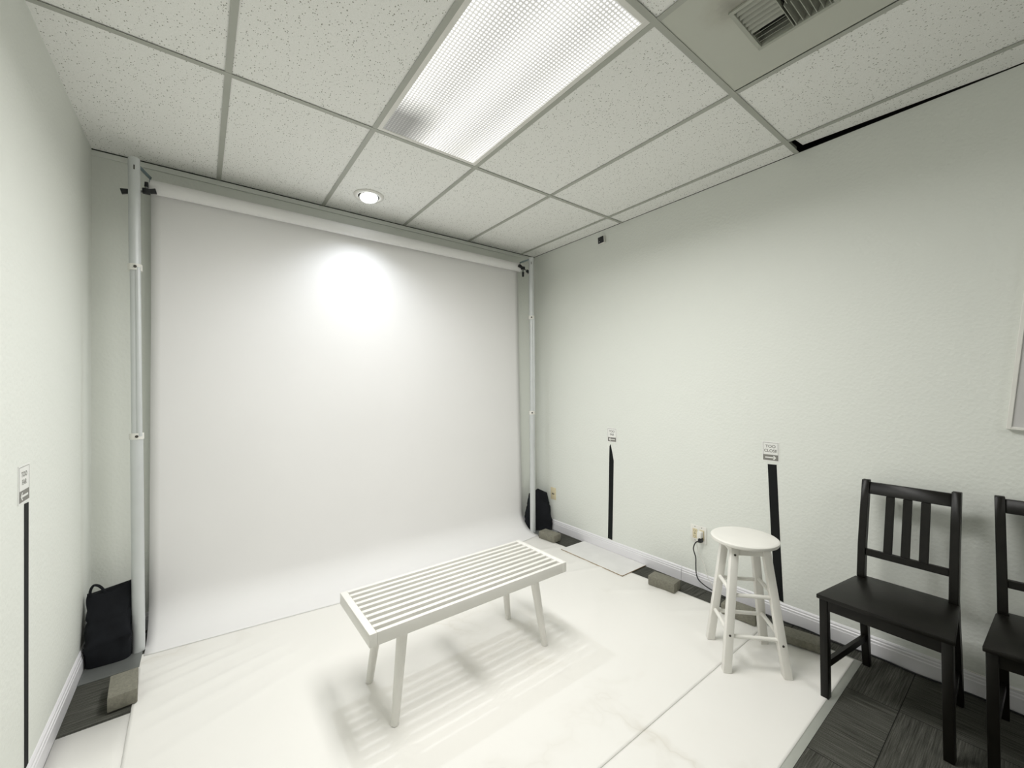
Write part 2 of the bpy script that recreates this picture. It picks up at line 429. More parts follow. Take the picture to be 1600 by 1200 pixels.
g.build('ceiling_grid', M['grid'], ceil)
MB().box(-0.3, XR+0.3, YF-0.3, 0.3, HT, HT+0.1).box(-0.32, -0.3, YF-0.3, 0.3, H-0.1, HT).box(XR+0.3, XR+0.32, YF-0.3, 0.3, H-0.1, HT) \
    .box(-0.3, XR+0.3, 0.3, 0.32, H-0.1, HT).box(-0.3, XR+0.3, YF-0.32, YF-0.3, H-0.1, HT).build('upper_deck', M['plenum'], ceil)
# flat strip along the top of the back wall
struct(MB().box(0, XR, -0.010, 0, H-0.034, H-0.0035, bev=0.002).build('trim_1', M['wall']))

def baseboard(name, axis, length, at, sgn, joint=None):
    # moulded profile (distance from wall, height)
    prof = [(0, 0.0), (0.014, 0.0), (0.014, 0.062), (0.0115, 0.066), (0.0115, 0.076), (0.008, 0.080), (0.008, 0.088), (0.004, 0.094), (0, 0.096)]
    m = MB(); segs = [(0, length)] if joint is None else [(0, joint-0.0012), (joint+0.0012, length)]
    for s0, s1 in segs:
        if axis == 'y': m.prism([(at+sgn*d, -s0, z) for d, z in prof], (0, -(s1-s0), 0))
        else: m.prism([(s0, at+sgn*d, z) for d, z in prof], (s1-s0, 0, 0))
    return struct(m.build(name, M['trim']))
baseboard('baseboard_left', 'y', -YF, 0.0, 1)
baseboard('baseboard_right', 'y', -YF, XR, -1, joint=1.575)
baseboard('baseboard_back', 'x', XR, 0.0, -1)

# ------------------------------------------------------------------ ceiling light (troffer)
t = thing('ceiling_light', 'large rectangular lit fluorescent ceiling light with ribbed clear cover', 'ceiling light', ((TX0+TX1)/2, (TY0+TY1)/2, H))
hw, hl = (TX1-TX0)/2-0.012, (TY1-TY0)/2-0.012
m = MB()
m.box(-hw, hw, -hl, hl, 0.085, 0.09)
for s in (-1, 1):
    m.box(s*hw-0.001, s*hw+0.001, -hl, hl, 0.004, 0.09); m.box(-hw, hw, s*hl-0.001, s*hl+0.001, 0.004, 0.09)
m.build('housing', M['plate_white'], t)
m = MB(); fw = 0.022
for s in (-1, 1):
    m.box(s*hw, s*(hw-fw), -hl, hl, 0.001, 0.006, bev=0.001); m.box(-hw+fw, hw-fw, s*hl, s*(hl-fw), 0.001, 0.006, bev=0.001)
m.build('frame', M['plate_white'], t)
MB().box(-hw+fw, hw-fw, -hl+fw, hl-fw, 0.003, 0.006).build('lens', M['lens'], t)

# ------------------------------------------------------------------ recessed downlight
t = thing('downlight', 'round recessed downlight with white ring, lit, above the paper backdrop', 'ceiling light', (1.392, -0.345, H))
MB().lathe([(0.099, 0.003), (0.099, -0.001), (0.094, -0.005), (0.080, -0.007), (0.070, -0.004), (0.066, 0.010), (0.066, 0.07), (0.071, 0.07), (0.074, 0.003)], seg=56).build('trim_ring', M['plate_white'], t, smooth=True)
mt = Matrix.Rotation(math.radians(-9), 3, 'X')
MB().lathe([(0.030, 0.095), (0.034, 0.06), (0.055, 0.025), (0.061, 0.0), (0.060, -0.010)], seg=40, mtx=mt).build('bulb', M['plate_white'], t, smooth=True)
MB().lathe([(0.0585, -0.010), (0.055, -0.018), (0.040, -0.023), (0.0, -0.026)], seg=40, mtx=mt).build('bulb_face', M['bulb'], t, smooth=True)

# ------------------------------------------------------------------ air vent in its panel
t = thing('air_vent', 'square louvred air vent in a plain smudged ceiling panel', 'vent', (2.089, -2.613, H))
m = MB(); P = 0.297; q = 0.115
m.box(-P, P-0.009, q, P, 0.002, 0.004); m.box(-P, P-0.009, -P, -q, 0.002, 0.004); m.box(-P, -q, -q, q, 0.002, 0.004); m.box(q, P-0.009, -q, q, 0.002, 0.004)
m.build('panel', M['panel'], t)
m = MB(); a, b_ = 0.129, 0.115
for s in (-1, 1):
    m.box(s*b_, s*a, -a, a, -0.006, 0.002, bev=0.0015); m.box(-b_, b_, s*b_, s*a, -0.006, 0.002, bev=0.0015)
    m.box(s*b_-0.001, s*b_+0.001, -b_, b_, 0, 0.05); m.box(-b_, b_, s*b_-0.001, s*b_+0.001, 0, 0.05)
m.build('frame', M['vent'], t)
MB().box(-b_, b_, -b_, b_, 0.06, 0.062).build('duct', M['plenum'], t)
m = MB()
n = 10; y_split = 0.005
for k in range(n):                                          # curved blades running along y in the far half
    x = -b_+0.004+k*(2*b_-0.02)/(n-1)
    if k < 6:
        f_ = [(x+0.019*(1-t_)**2.2, -0.004+0.030*t_) for t_ in (0, 0.15, 0.3, 0.5, 0.75, 1.0)]
        pr = f_+[(px_+0.0012, pz_+0.0012) for px_, pz_ in f_[::-1]]
        m.prism([(px_, y_split, pz_) for px_, pz_ in pr], (0, b_-y_split, 0))
    else:
        m.box(-0.0008, 0.0008, y_split, b_, -0.009, 0.009, mtx=Matrix.Translation((x, 0, 0.008)) @ Matrix.Rotation(math.radians(45), 4, 'Y'))
m.build('louver', M['vent'], t)
m = MB()
for k in range(6):                                          # curved blades running along x in the near half
    y = y_split-0.010-k*0.0205
    pr = [(0, -0.004), (0.002, 0.004), (0.007, 0.014), (0.014, 0.022), (0.0125, 0.0235), (0.005, 0.015), (0.0, 0.005), (-0.002, -0.004)]
    m.prism([(-0.01, y-d, z) for d, z in pr], (b_+0.009, 0, 0))
    m.prism([(-b_+0.001, y+d-0.008, z) for d, z in pr], (b_-0.012, 0, 0))
m.box(-b_, b_, y_split-0.001, y_split+0.001, -0.004, 0.02)
m.build('louver', M['vent'], t, smooth=False)

# ------------------------------------------------------------------ paper backdrop
PXL, PXR = 0.248, 2.915
def paper_end(s):
    xs = [(0, -0.322), (0.18, -0.365), (0.35, -0.408), (0.6, -0.42), (0.85, -0.36), (1, -0.30)]
    for (a0, v0), (a1, v1) in zip(xs, xs[1:]):
        if s <= a1: return v0+(v1-v0)*(s-a0)/(a1-a0)
    return xs[-1][1]
bm = bmesh.new(); NX = 60; rc = 0.19; y0 = -0.062; rollz = 2.520; rr = 0.038; rolly = -0.095
grid = []
for i in range(NX+1):
    s = i/NX; col = []
    x = PXL+(PXR-PXL)*s
    pts = []
    for k in range(7):                                       # over the back of the roll
        a = math.radians(90-15*k); pts.append((rolly+rr*math.cos(a), rollz+rr*math.sin(a)))
    yb = rolly+rr
    for k in range(1, 40):
        z = rollz-(rollz-rc-0.006)*k/39
        yy = yb+(y0-yb)*min(1, (rollz-z)/0.8)
        yy += 0.0035*math.sin(5.1*s*3.1+z*2.2)*math.sin(z*1.35)+0.002*math.sin(14*s+1.3*z)*math.sin(z*1.3)
        pts.append((yy, z))
    for k in range(1, 13):
        a = math.radians(90*k/12); pts.append((y0-rc*(1-math.cos(a)), 0.006+rc*(1-math.sin(a))))
    ye = paper_end(s); ys = y0-rc
    for k in range(1, 6): pts.append((ys+(ye-ys)*k/5, 0.006))
    flare = 0.028
    for (yy, zz) in pts:
        fx = x+(flare*max(0, (0.9-zz))/0.9 if s > 0.99 else 0)*0
        xx = x + (s-0.0)*0.030*max(0, min(1, (1.8-zz)/1.8)) - (1-s)*0.010*max(0, min(1, (1.8-zz)/1.8))
        col.append(bm.verts.new((xx, yy, zz)))
    grid.append(col)
for a_, b2 in zip(grid, grid[1:]):
    for k in range(len(a_)-1): bm.faces.new((a_[k], a_[k+1], b2[k+1], b2[k]))
mm = MB(); mm.bm.free(); mm.bm = bm
bd = thing('photo_backdrop', 'wide white seamless paper backdrop hanging from a roll and sweeping onto the floor', 'backdrop', (1.58, -0.1, 0))
pp = mm.build('paper', M['paper'], bd, smooth=True)
pp.location = (-1.58, 0.1, 0)
sm = pp.modifiers.new('s', 'SOLIDIFY'); sm.thickness = 0.0012
r_ = MB()
r_.rod((PXL, rolly, rollz), (PXR, rolly, rollz), rr, seg=40)
r_.rod((PXL-0.012, rolly, rollz), (PXR+0.012, rolly, rollz), 0.024, seg=24)
rl = r_.build('paper_roll', M['paper'], bd, smooth=True); rl.location = (-1.58, 0.1, 0)

# ------------------------------------------------------------------ telescopic stands
def stand(label, fx, fy, tx, ty, px0, px1, py0, py1, zs):
    t = thing('backdrop_stand', label, 'stand', (fx, fy, 0), 0, 'backdrop stands')
    top = 2.600
    def at(z): return Vector(((tx-fx)*z/top, (ty-fy)*z/top, z))
    MB().box(px0-fx, px1-fx, py0-fy, py1-fy, 0.0, 0.006, bev=0.001).build('base_plate', M['steel'], t)
    MB().rod(at(0.006), at(zs[1]), 0.026, seg=32).build('lower_pole', M['alu'], t, smooth=True)
    m = MB(); m.rod(at(zs[1]), at(zs[0]), 0.021, seg=28)
    d = Vector((0.012, -0.016, 0)); m.rod(at(zs[1])+d, at(zs[0])+d, 0.012, seg=20)
    m.build('middle_pole', M['alu'], t, smooth=True)
    MB().rod(at(zs[0]), at(top), 0.0245, seg=32).build('upper_pole', M['alu'], t, smooth=True)
    for z in zs:
        c = MB(); c.rod(at(z-0.016), at(z+0.016), 0.0295, seg=32)
        cc = c.build('collar', M['plate_white'], t, smooth=True)
        p_ = at(z); dirc = Vector((0.468-fx, -3.153-fy, 0)).normalized()
        k = MB(); k.rod(p_+dirc*0.026, p_+dirc*0.034, 0.007, seg=12)
        kb = k.build('button', M['bolt'], cc)
    dirc = Vector((0.468-fx, -3.153-fy, 0)).normalized()
    MB().box(-0.003, 0.003, -0.001, 0.001, -0.012, 0.012, mtx=Matrix.Translation(at(2.545)+dirc*0.0242) @ Matrix.Rotation(math.atan2(dirc.y, dirc.x)+math.pi/2, 4, 'Z')).build('slot', M['bolt'], t)
    return t
sL = stand('left telescopic aluminium backdrop stand beside the left wall', 0.212, -0.245, 0.193, -0.232, 0.016, 0.229, -0.415, -0.06, (2.02, 1.13))
sR = stand('right telescopic aluminium backdrop stand in the far right corner', 2.965, -0.195, 2.974, -0.195, 2.950, 3.160, -0.345, -0.03, (2.03, 1.13))
# arm that carries the roll, part of each stand
for st, sx_, ex in ((sL, 0.193, PXL+0.0), (sR, 2.974, PXR-0.0)):
    o = Vector(st.location)
    m = MB(); p0 = Vector((sx_, -0.205, 2.592)); p1 = Vector((ex, rolly-0.002, rollz+0.048))
    d = (p1-p0); m.rod(p0, p1, 0.009, square=1)
    m.rod(p1, p1+Vector((0, 0, -0.045)), 0.006, square=1)
    bmesh.ops.translate(m.bm, vec=-o, verts=m.bm.verts)
    m.build('roll_arm', M['teal_metal'], st)

# spring clamps on the roll ends
def clamp(label, A, Bp, C):
    A, Bp, C = Vector(A), Vector(Bp), Vector(C); c = Vector((C.x, A.y, (A+(Bp-A)*((C.x-A.x)/(Bp.x-A.x))).z))
    t = thing('roll_clamp', label, 'clamp', c, 0, 'clamps on the backdrop roll')
    A, Bp, C = A-c, Bp-c, C-c
    MB().rod(A, Bp, 0.0055, seg=12).build('bar', M['steel'], t, smooth=True)
    for P, Q in ((A, Bp), (Bp, A)):
        d = (Q-P).normalized()
        MB().rod(P, P+d*0.036, 0.0185, 0.0145, square=1, bev=0.003).build('grip', M['black_plastic'], t, smooth=True)
    MB().rod(Vector((0, 0, 0)), C*0.45, 0.0085, seg=14).build('shaft', M['steel'], t, smooth=True)
    MB().rod(C*0.45, C, 0.013, 0.011, square=1, bev=0.003).build('knob', M['black_plastic'], t, smooth=True)
    MB().box(-0.017, 0.017, -0.012, 0.012, -0.014, 0.014, bev=0.003).build('jaw', M['black_plastic'], t, smooth=True)
    return t
clamp('black-tipped clamp at the right end of the paper roll', (2.858, -0.150, 2.521), (2.984, -0.150, 2.474), (2.908, -0.150, 2.420))
clamp('black-tipped clamp at the left end of the paper roll', (0.133, -0.150, 2.440), (0.277, -0.150, 2.480), (0.236, -0.150, 2.520))

# ------------------------------------------------------------------ floor coverings
def sheet(name, label, xl, xr, ya, yb, z, mat, hf=None, nx=120, ny=90, th=0.0014, cat='floor mat', group='floor coverings'):
    bm = bmesh.new(); G = []
    for j in range(ny+1):
        y = ya+(yb-ya)*j/ny; row = []
        for i in range(nx+1):
            s = i/nx; x = xl(y)+(xr(y)-xl(y))*s
            row.append(bm.verts.new((x, y, z+(hf(x, y) if hf else 0))))
        G.append(row)
    for a_, b2 in zip(G, G[1:]):
        for i in range(nx): bm.faces.new((a_[i], a_[i+1], b2[i+1], b2[i]))
    m = MB(); m.bm.free(); m.bm = bm
    o = m.build(name, mat, smooth=True)
    md = o.modifiers.new('s', 'SOLIDIFY'); md.thickness = th; md.offset = -1
    return tag(o, label, cat, group)
def lerp(pts, v):
    for (a0, v0), (a1, v1) in zip(pts, pts[1:]):
        if (a0-v)*(a1-v) <= 0: return v0+(v1-v0)*(v-a0)/(a1-a0)
    return pts[-1][1] if abs(v-pts[-1][0]) < abs(v-pts[0][0]) else pts[0][1]
def gs(v, s): return math.exp(-(v/s)**2)
def foldsA(x, y):
    h = 0
    # diagonal folds fanning out from the left edge
    for x1, y1, x2, y2, a_, w in ((0.22, -0.52, 0.62, -0.42, 0.0035, 0.018), (0.22, -0.60, 0.66, -0.50, 0.0045, 0.022), (0.22, -0.69, 0.80, -0.55, 0.0035, 0.02),
                                  (0.26, -0.84, 0.86, -0.66, 0.004, 0.025), (0.27, -0.95, 0.95, -0.74, 0.003, 0.025), (0.28, -1.15, 1.0, -0.86, 0.003, 0.03),
                                  (2.45, -0.52, 2.93, -0.62, 0.004, 0.025), (2.2, -0.78, 2.9, -0.95, 0.003, 0.03), (2.45, -0.95, 2.95, -1.12, 0.003, 0.02),
                                  (2.62, -1.35, 2.97, -1.62, 0.003, 0.03), (2.70, -1.75, 2.98, -1.95, 0.004, 0.03), (2.1, -1.70, 2.6, -1.30, 0.002, 0.04)):
        dx, dy = x2-x1, y2-y1; l = math.hypot(dx, dy); u = ((x-x1)*dx+(y-y1)*dy)/l/l; d = ((x-x1)*dy-(y-y1)*dx)/l
        if -0.1 < u < 1.1: h += a_*gs(d, w)*max(0, math.sin(math.pi*max(0, min(1, (u+0.1)/1.2))))
    edge = min(1, max(0, (-0.44-y)/0.06))
    return h*edge*2.0
def foldsC(x, y):
    h = 0
    for x1, y1, x2, y2, a_, w in ((2.55, -2.20, 3.0, -2.30, 0.006, 0.03), (2.62, -2.32, 2.98, -2.52, 0.005, 0.03), (2.72, -2.22, 3.0, -2.45, 0.004, 0.025)):
        dx, dy = x2-x1, y2-y1; l = math.hypot(dx, dy); u = ((x-x1)*dx+(y-y1)*dy)/l/l; d = ((x-x1)*dy-(y-y1)*dx)/l
        if -0.1 < u < 1.1: h += a_*gs(d, w)*max(0, math.sin(math.pi*max(0, min(1, (u+0.1)/1.2))))
    return h*min(1, max(0, (y+2.545)/0.05))*min(1, max(0, (-2.18-y)/0.03))
eR = [(-0.2, 2.93), (-0.656, 2.947), (-1.43, 2.992), (-1.84, 3.010), (-2.6, 3.04)]
eL = [(-0.2, 0.215), (-0.35, 0.212), (-0.45, 0.228), (-0.73, 0.232), (-2.6, 0.262)]
sheet('vinyl_sheet', 'large white marble-patterned vinyl sheet under the slatted bench', lambda y: lerp(eL, y), lambda y: lerp(eR, y), -0.295, -2.168, 0.0042, M['vinyl'], foldsA, 220, 150)
sheet('vinyl_sheet', 'narrower white vinyl sheet beyond the seam, under the stool and beside the carpet', lambda y: 0.262, lambda y: lerp(eR, y)+0.008, -2.1698, -2.560, 0.0046, M['vinyl'], foldsC, 220, 40)
sheet('foam_underlay', 'pale grey strip showing along the edge of the vinyl beside the black chair', lambda y: 0.262, lambda y: 3.058, -2.13, -2.588, 0.0022, M['underlay'], None, 2, 2)
sheet('vinyl_sheet', 'plain off-white sheet along the left wall below the brick', lambda y: 0.0155, lambda y: 0.255, -0.777, -2.9, 0.0022, M['vinyl'], None, 4, 8, th=0.001)

# loose board
m = MB(); m.box(2.878, 3.160, -1.288, -0.664, 0.0060, 0.0108)
t = thing('loose_board', 'loose flat white board lying along the right baseboard', 'board', (3.02, -0.976, 0.006))
o = m.build('panel', M['board'], t); o.location = (-3.02, 0.976, 0)
o.location.z = -0.006
m = MB()
m.box(2.8765, 2.8785, -1.288, -0.664, 0.0056, 0.0102); m.box(2.8765, 3.160, -1.2895, -1.2875, 0.0056, 0.0102)
o = m.build('edge', M['panel_edge'], t); o.location = (-3.02, 0.976, -0.006)

# ------------------------------------------------------------------ paver bricks
def brick(label, cx, cy, rz, lx=0.095, ly=0.185, lz=0.062, z=0.0046):
    o = MB().box(-lx/2, lx/2, -ly/2, ly/2, 0, lz, bev=0.004).build('paver_brick', M['brick'], smooth=True)
    o.location = (cx, cy, z); o.rotation_euler = (0, 0, rz)
    return tag(o, label, 'brick', 'concrete bricks holding the sheet edges')
brick('grey concrete brick on the carpet beside the left black bag', 0.196, -0.636, math.radians(4), z=0.0075)
brick('grey concrete brick in front of the bag in the far right corner', 2.960, -0.435, math.radians(6), z=0.0066)
brick('grey concrete brick between the loose white board and the stool', 2.975, -1.560, math.radians(6), z=0.0066)
brick('grey concrete brick seen through the legs of the white stool', 2.998, -2.045, math.radians(4), z=0.0066)
brick('grey concrete brick between the stool and the black chair', 2.985, -2.375, math.radians(12), lx=0.10, ly=0.2, lz=0.04, z=0.0120)

# ------------------------------------------------------------------ slatted bench
BX0, BX1, BY0, BY1, BZ = 0.980, 2.032, -1.577, -1.165, 0.430
bcx, bcy = (BX0+BX1)/2, (BY0+BY1)/2; bw, bd_ = (BX1-BX0)/2, (BY1-BY0)/2
t = thing('slatted_bench', 'low white slatted bench with splayed round legs on the vinyl', 'bench', (bcx, bcy, 0))
fh = 0.052
for s in (-1, 1):
    MB().box(s*bw, s*(bw-0.030), -bd_, bd_, BZ-fh, BZ, bev=0.0025).build('end_board', M['white_paint'], t, smooth=True)
nb = 10; sw = 0.0195; pitchb = (2*bd_-sw-0.002)/(nb-1)
for k in range(nb):
    y = -bd_+0.001+sw/2+k*pitchb
    rail = k in (0, nb-1)
    MB().box(-bw+0.0302, bw-0.0302, y-sw/2, y+sw/2, BZ-(fh if rail else 0.030), BZ-0.0006, bev=0.0015).build('side_rail' if rail else 'slat', M['white_paint'], t, smooth=True)
for x in (-0.375, 0.0, 0.375):
    MB().box(x-0.032, x+0.032, -bd_+0.0215, bd_-0.0215, BZ-0.056, BZ-0.0302, bev=0.001).build('cross_brace', M['white_paint'], t)
for fx, fy in ((1.096, -1.530), (1.094, -1.222), (1.918, -1.524), (1.914, -1.205)):
    sx = 1 if fx < 1.5 else -1; sy = 1 if fy < -1.4 else -1
    m = MB()
    f = Vector((fx-bcx, fy-bcy, 0.0045)); tp = Vector((fx-bcx+sx*0.048, fy-bcy+sy*0.030, BZ-0.0565))
    m.rod(f, tp, 0.0165, 0.0235, seg=24, bev=0.0)
    m.build('leg', M['white_paint'], t, smooth=True)

# ------------------------------------------------------------------ round stool
scx, scy = 2.652, -2.219
t = thing('bar_stool', 'round white wooden stool with four splayed legs and double rungs', 'stool', (scx, scy, 0))
ST = 0.609
MB().lathe([(0, ST-0.024), (0.140, ST-0.024), (0.150, ST-0.020), (0.1535, ST-0.012), (0.1525, ST-0.005), (0.147, ST-0.001), (0.140, ST), (0, ST)], seg=64).build('seat', M['stool_white'], t, smooth=True)
A0 = 1.519; RF, RT = 0.187, 0.098; ZL = ST-0.0245
dirs = [Vector((math.cos(A0+k*math.pi/2), math.sin(A0+k*math.pi/2), 0)) for k in range(4)]
def lp(k, z): return dirs[k]*(RF+(RT-RF)*z/ZL)+Vector((0, 0, z))
for k in range(4):
    b = bmesh.new(); rot = Matrix.Rotation(A0+k*math.pi/2+math.pi/4, 3, 'Z')
    ring = []
    for z, w in ((0.0048, 0.0185), (ZL, 0.0175)):
        c = lp(k, z)
        ring.append([b.verts.new(c+rot @ Vector((a_*w, b2*w, 0))) for a_, b2 in ((-1, -1), (1, -1), (1, 1), (-1, 1))])
    b.faces.new(ring[0][::-1]); b.faces.new(ring[1])
    for i in range(4): b.faces.new((ring[0][i], ring[0][(i+1) % 4], ring[1][(i+1) % 4], ring[1][i]))
    bmesh.ops.bevel(b, geom=b.edges[:], offset=0.003, segments=2, profile=0.5, affect='EDGES')
    m = MB(); m._add(b)
    leg = m.build('leg', M['stool_white'], t, smooth=True)
    if k in (1, 2):
        nrm = (dirs[1]+dirs[2]).normalized()
        for z in ((0.175, 0.545) if k == 1 else (0.150,)):
            c = lp(k, z)+nrm*0.0184
            MB().rod(c-nrm*0.001, c+nrm*0.0016, 0.0052, seg=14).build('bolt', M['bolt'], leg)
for k in range(4):
    k2 = (k+1) % 4
    for z, r in ((0.178, 0.0095), (0.365, 0.0095)):
        zz = z-0.012*(k % 2)
        MB().rod(lp(k, zz), lp(k2, zz), r, seg=16).build('rung', M['stool_white'], t, smooth=True)
    a_, b2 = lp(k, ZL-0.022), lp(k2, ZL-0.022); d = (b2-a_).normalized(); nrm = Vector((d.y, -d.x, 0))
    m = MB(); c = (a_+b2)/2; l = (b2-a_).length/2-0.0165
    m.box(-l, l, -0.009, 0.009, -0.022, 0.0215, mtx=Matrix.Translation(c) @ Matrix.Rotation(math.atan2(d.y, d.x), 4, 'Z'), bev=0.001)
    m.build('apron', M['stool_white'], t)

# ------------------------------------------------------------------ black chairs
def chair(label, x, y, rz):
    t = thing('dining_chair', label, 'chair', (x, y, 0), rz, 'black chairs along the right wall')
    W = M['black_wood']
    # front legs
    for s in (1, -1):
        m = MB(); m.box(-0.200, -0.166, s*0.2025, s*(0.2025-0.030), 0.001, 0.4315, bev=0.0025); m.build('front_leg', W, t, smooth=True)
    # rear posts, bent: foot back, in at the seat, leaning back to the top
    for s in (1, -1):
        yo = 0.1675; th = 0.029
        side = [(0.208, 0.001), (0.185, 0.20), (0.160, 0.36), (0.150, 0.46), (0.170, 0.60), (0.208, 0.76), (0.246, 0.90)]
        dpt = 0.033
        pts = [(x_, s*yo, z) for x_, z in side]+[(x_+dpt*(0.85 if z > 0.8 or z < 0.1 else 1.1), s*yo, z) for x_, z in side[::-1]]
        m = MB(); m.prism(pts, (0, -s*th, 0))
        bmesh.ops.bevel(m.bm, geom=m.bm.edges[:], offset=0.002, segments=1, affect='EDGES')
        m.build('rear_post', W, t, smooth=True)
    def bx(z):                                              # front face of post at height z
        side = [(0.150, 0.46), (0.170, 0.60), (0.208, 0.76), (0.246, 0.90)]
        for (a0, z0), (a1, z1) in zip(side, side[1:]):
            if z <= z1: return a0+(a1-a0)*(z-z0)/(z1-z0)
        return 0.246
    iw = 0.1675-0.029
    def back(z0, z1, ya, yb, dep, name):
        m = MB(); pts = [(bx(z0)+0.008, ya, z0), (bx(z1)+0.008, ya, z1), (bx(z1)+0.008+dep, ya, z1), (bx(z0)+0.008+dep, ya, z0)]
        m.prism(pts, (0, yb-ya, 0)); bmesh.ops.bevel(m.bm, geom=m.bm.edges[:], offset=0.0015, segments=1, affect='EDGES')
        m.build(name, W, t, smooth=True)
    back(0.836, 0.890, -iw, iw, 0.018, 'top_rail')
    back(0.552, 0.582, -iw, iw, 0.018, 'lower_rail')
    for k in (-1, 0, 1): back(0.5825, 0.8355, k*0.060-0.0155, k*0.060+0.0155, 0.010, 'back_slat')
    # seat, trapezoid, notched round the posts
    pts = [(-0.210, -0.210), (-0.210, 0.210), (0.148, 0.172), (0.148, 0.1385), (0.186, 0.1385), (0.186, -0.1385), (0.148, -0.1385), (0.148, -0.172)]
    m = MB(); m.prism([(a_, b2, 0.432) for a_, b2 in pts], (0, 0, 0.018))
    bmesh.ops.bevel(m.bm, geom=[e for e in m.bm.edges], offset=0.003, segments=2, profile=0.5, affect='EDGES')
    m.build('seat', W, t, smooth=True)
    m = MB(); m.box(-0.196, -0.178, -0.172, 0.172, 0.386, 0.4315); m.build('apron', W, t)
    for s in (1, -1):
        m = MB(); m.prism([(-0.166, s*0.198, 0.386), (0.156, s*0.163, 0.386), (0.156, s*0.147, 0.386), (-0.166, s*0.180, 0.386)], (0, 0, 0.0455)); m.build('apron', W, t)
        m = MB(); m.prism([(-0.166, s*0.196, 0.128), (0.196, s*0.160, 0.128), (0.196, s*0.146, 0.128), (-0.166, s*0.178, 0.128)], (0, 0, 0.030)); m.build('stretcher', W, t)
    m = MB(); m.box(0.158, 0.176, -0.1385, 0.1385, 0.386, 0.4315); m.build('apron', W, t)
    return t
chair('black wooden chair fully in view, nearer to the white stool', 2.822, -2.748, math.radians(-3.0))
chair('black wooden chair partly cut off by the right edge of the photo', 2.866, -3.202, math.radians(4.0))

# ------------------------------------------------------------------ bags
def bag(label, cx, cy, rz, w, d, h, seed, ztop, z=0.0075, taper=0.78, loop=None):
    rnd = random.Random(seed)
    b = bmesh.new(); NZ, NA = 26, 56; rings = []
    ph = [rnd.uniform(0, 6.28) for _ in range(12)]
    for j in range(NZ+1):
        v = j/NZ; ring = []
        tw = 1-(1-taper)*v**1.3; dd = 1-0.86*max(0, v-0.25)**1.15/0.75**1.15; bul = 1+0.05*math.sin(v*math.pi*1.1)
        for i in range(NA):
            a_ = 2*math.pi*i/NA; ca, sa = math.cos(a_), math.sin(a_)
            e = 0.42
            x_ = math.copysign(abs(ca)**e, ca)*w/2*tw*bul; y_ = math.copysign(abs(sa)**e, sa)*d/2*dd*bul
            zt_ = ztop(x_/(w/2))
            z_ = v*h*(1+(zt_-1)*v)
            f = 0.0022*math.sin(5*v*3.14+ph[0]+2*ca+2*sa)+0.004*math.sin(5*a_+ph[1]+7*v)+0.0025*math.sin(11*v+ph[2]+4*a_)+0.002*math.sin(11*a_-17*v+ph[3])
            f *= min(1, v*6)
            sag = 0.006*math.exp(-((v-0.30-0.05*math.sin(2*a_+ph[4]))/0.035)**2)-0.008*math.exp(-((v-0.66-0.07*math.sin(a_+ph[5]))/0.03)**2)
            k = 1+(f+sag)/(0.5*w)
            ring.append(b.verts.new((x_*k, y_*k+0.4*f, max(0.0, z_))))
        rings.append(ring)
    for a_, c in zip(rings, rings[1:]):
        for i in range(NA): b.faces.new((a_[i], a_[(i+1) % NA], c[(i+1) % NA], c[i]))
    b.faces.new(rings[0][::-1]); b.faces.new(rings[-1])
    t = thing('weight_bag', label, 'bag', (cx, cy, z), rz, 'black weight bags on the stand bases')
    m = MB(); m._add(b); m.build('bag_body', M['black_fabric'], t, smooth=True)
    if loop:
        m = MB(); m.tube(loop, 0.006, seg=8); m.build('strap', M['black_fabric'], t, smooth=True)
    return t
def topL(u): return 0.93+0.13*max(0, u-0.05)+0.04*max(0, -u-0.35)
bag('black fabric weight bag at the foot of the left stand', 0.1035, -0.200, math.radians(-3), 0.172, 0.20, 0.350, 3, topL, taper=0.98,
    loop=[(-0.072, -0.01, 0.30), (-0.076, -0.012, 0.345), (-0.064, -0.014, 0.375), (-0.044, -0.012, 0.368), (-0.026, -0.01, 0.340), (-0.020, -0.01, 0.325)])
def topR(u): return 0.97+0.07*math.exp(-((u-0.05)/0.22)**2)-0.12*max(0, u-0.35)-0.30*max(0, -u-0.45)
bag('black fabric weight bag in the far right corner behind the brick', 3.066, -0.156, math.radians(-40), 0.262, 0.112, 0.368, 9, topR, taper=0.66, z=0.0075,
    loop=[(0.055, -0.02, 0.27), (0.072, -0.03, 0.266), (0.085, -0.02, 0.262), (0.092, -0.01, 0.262)])

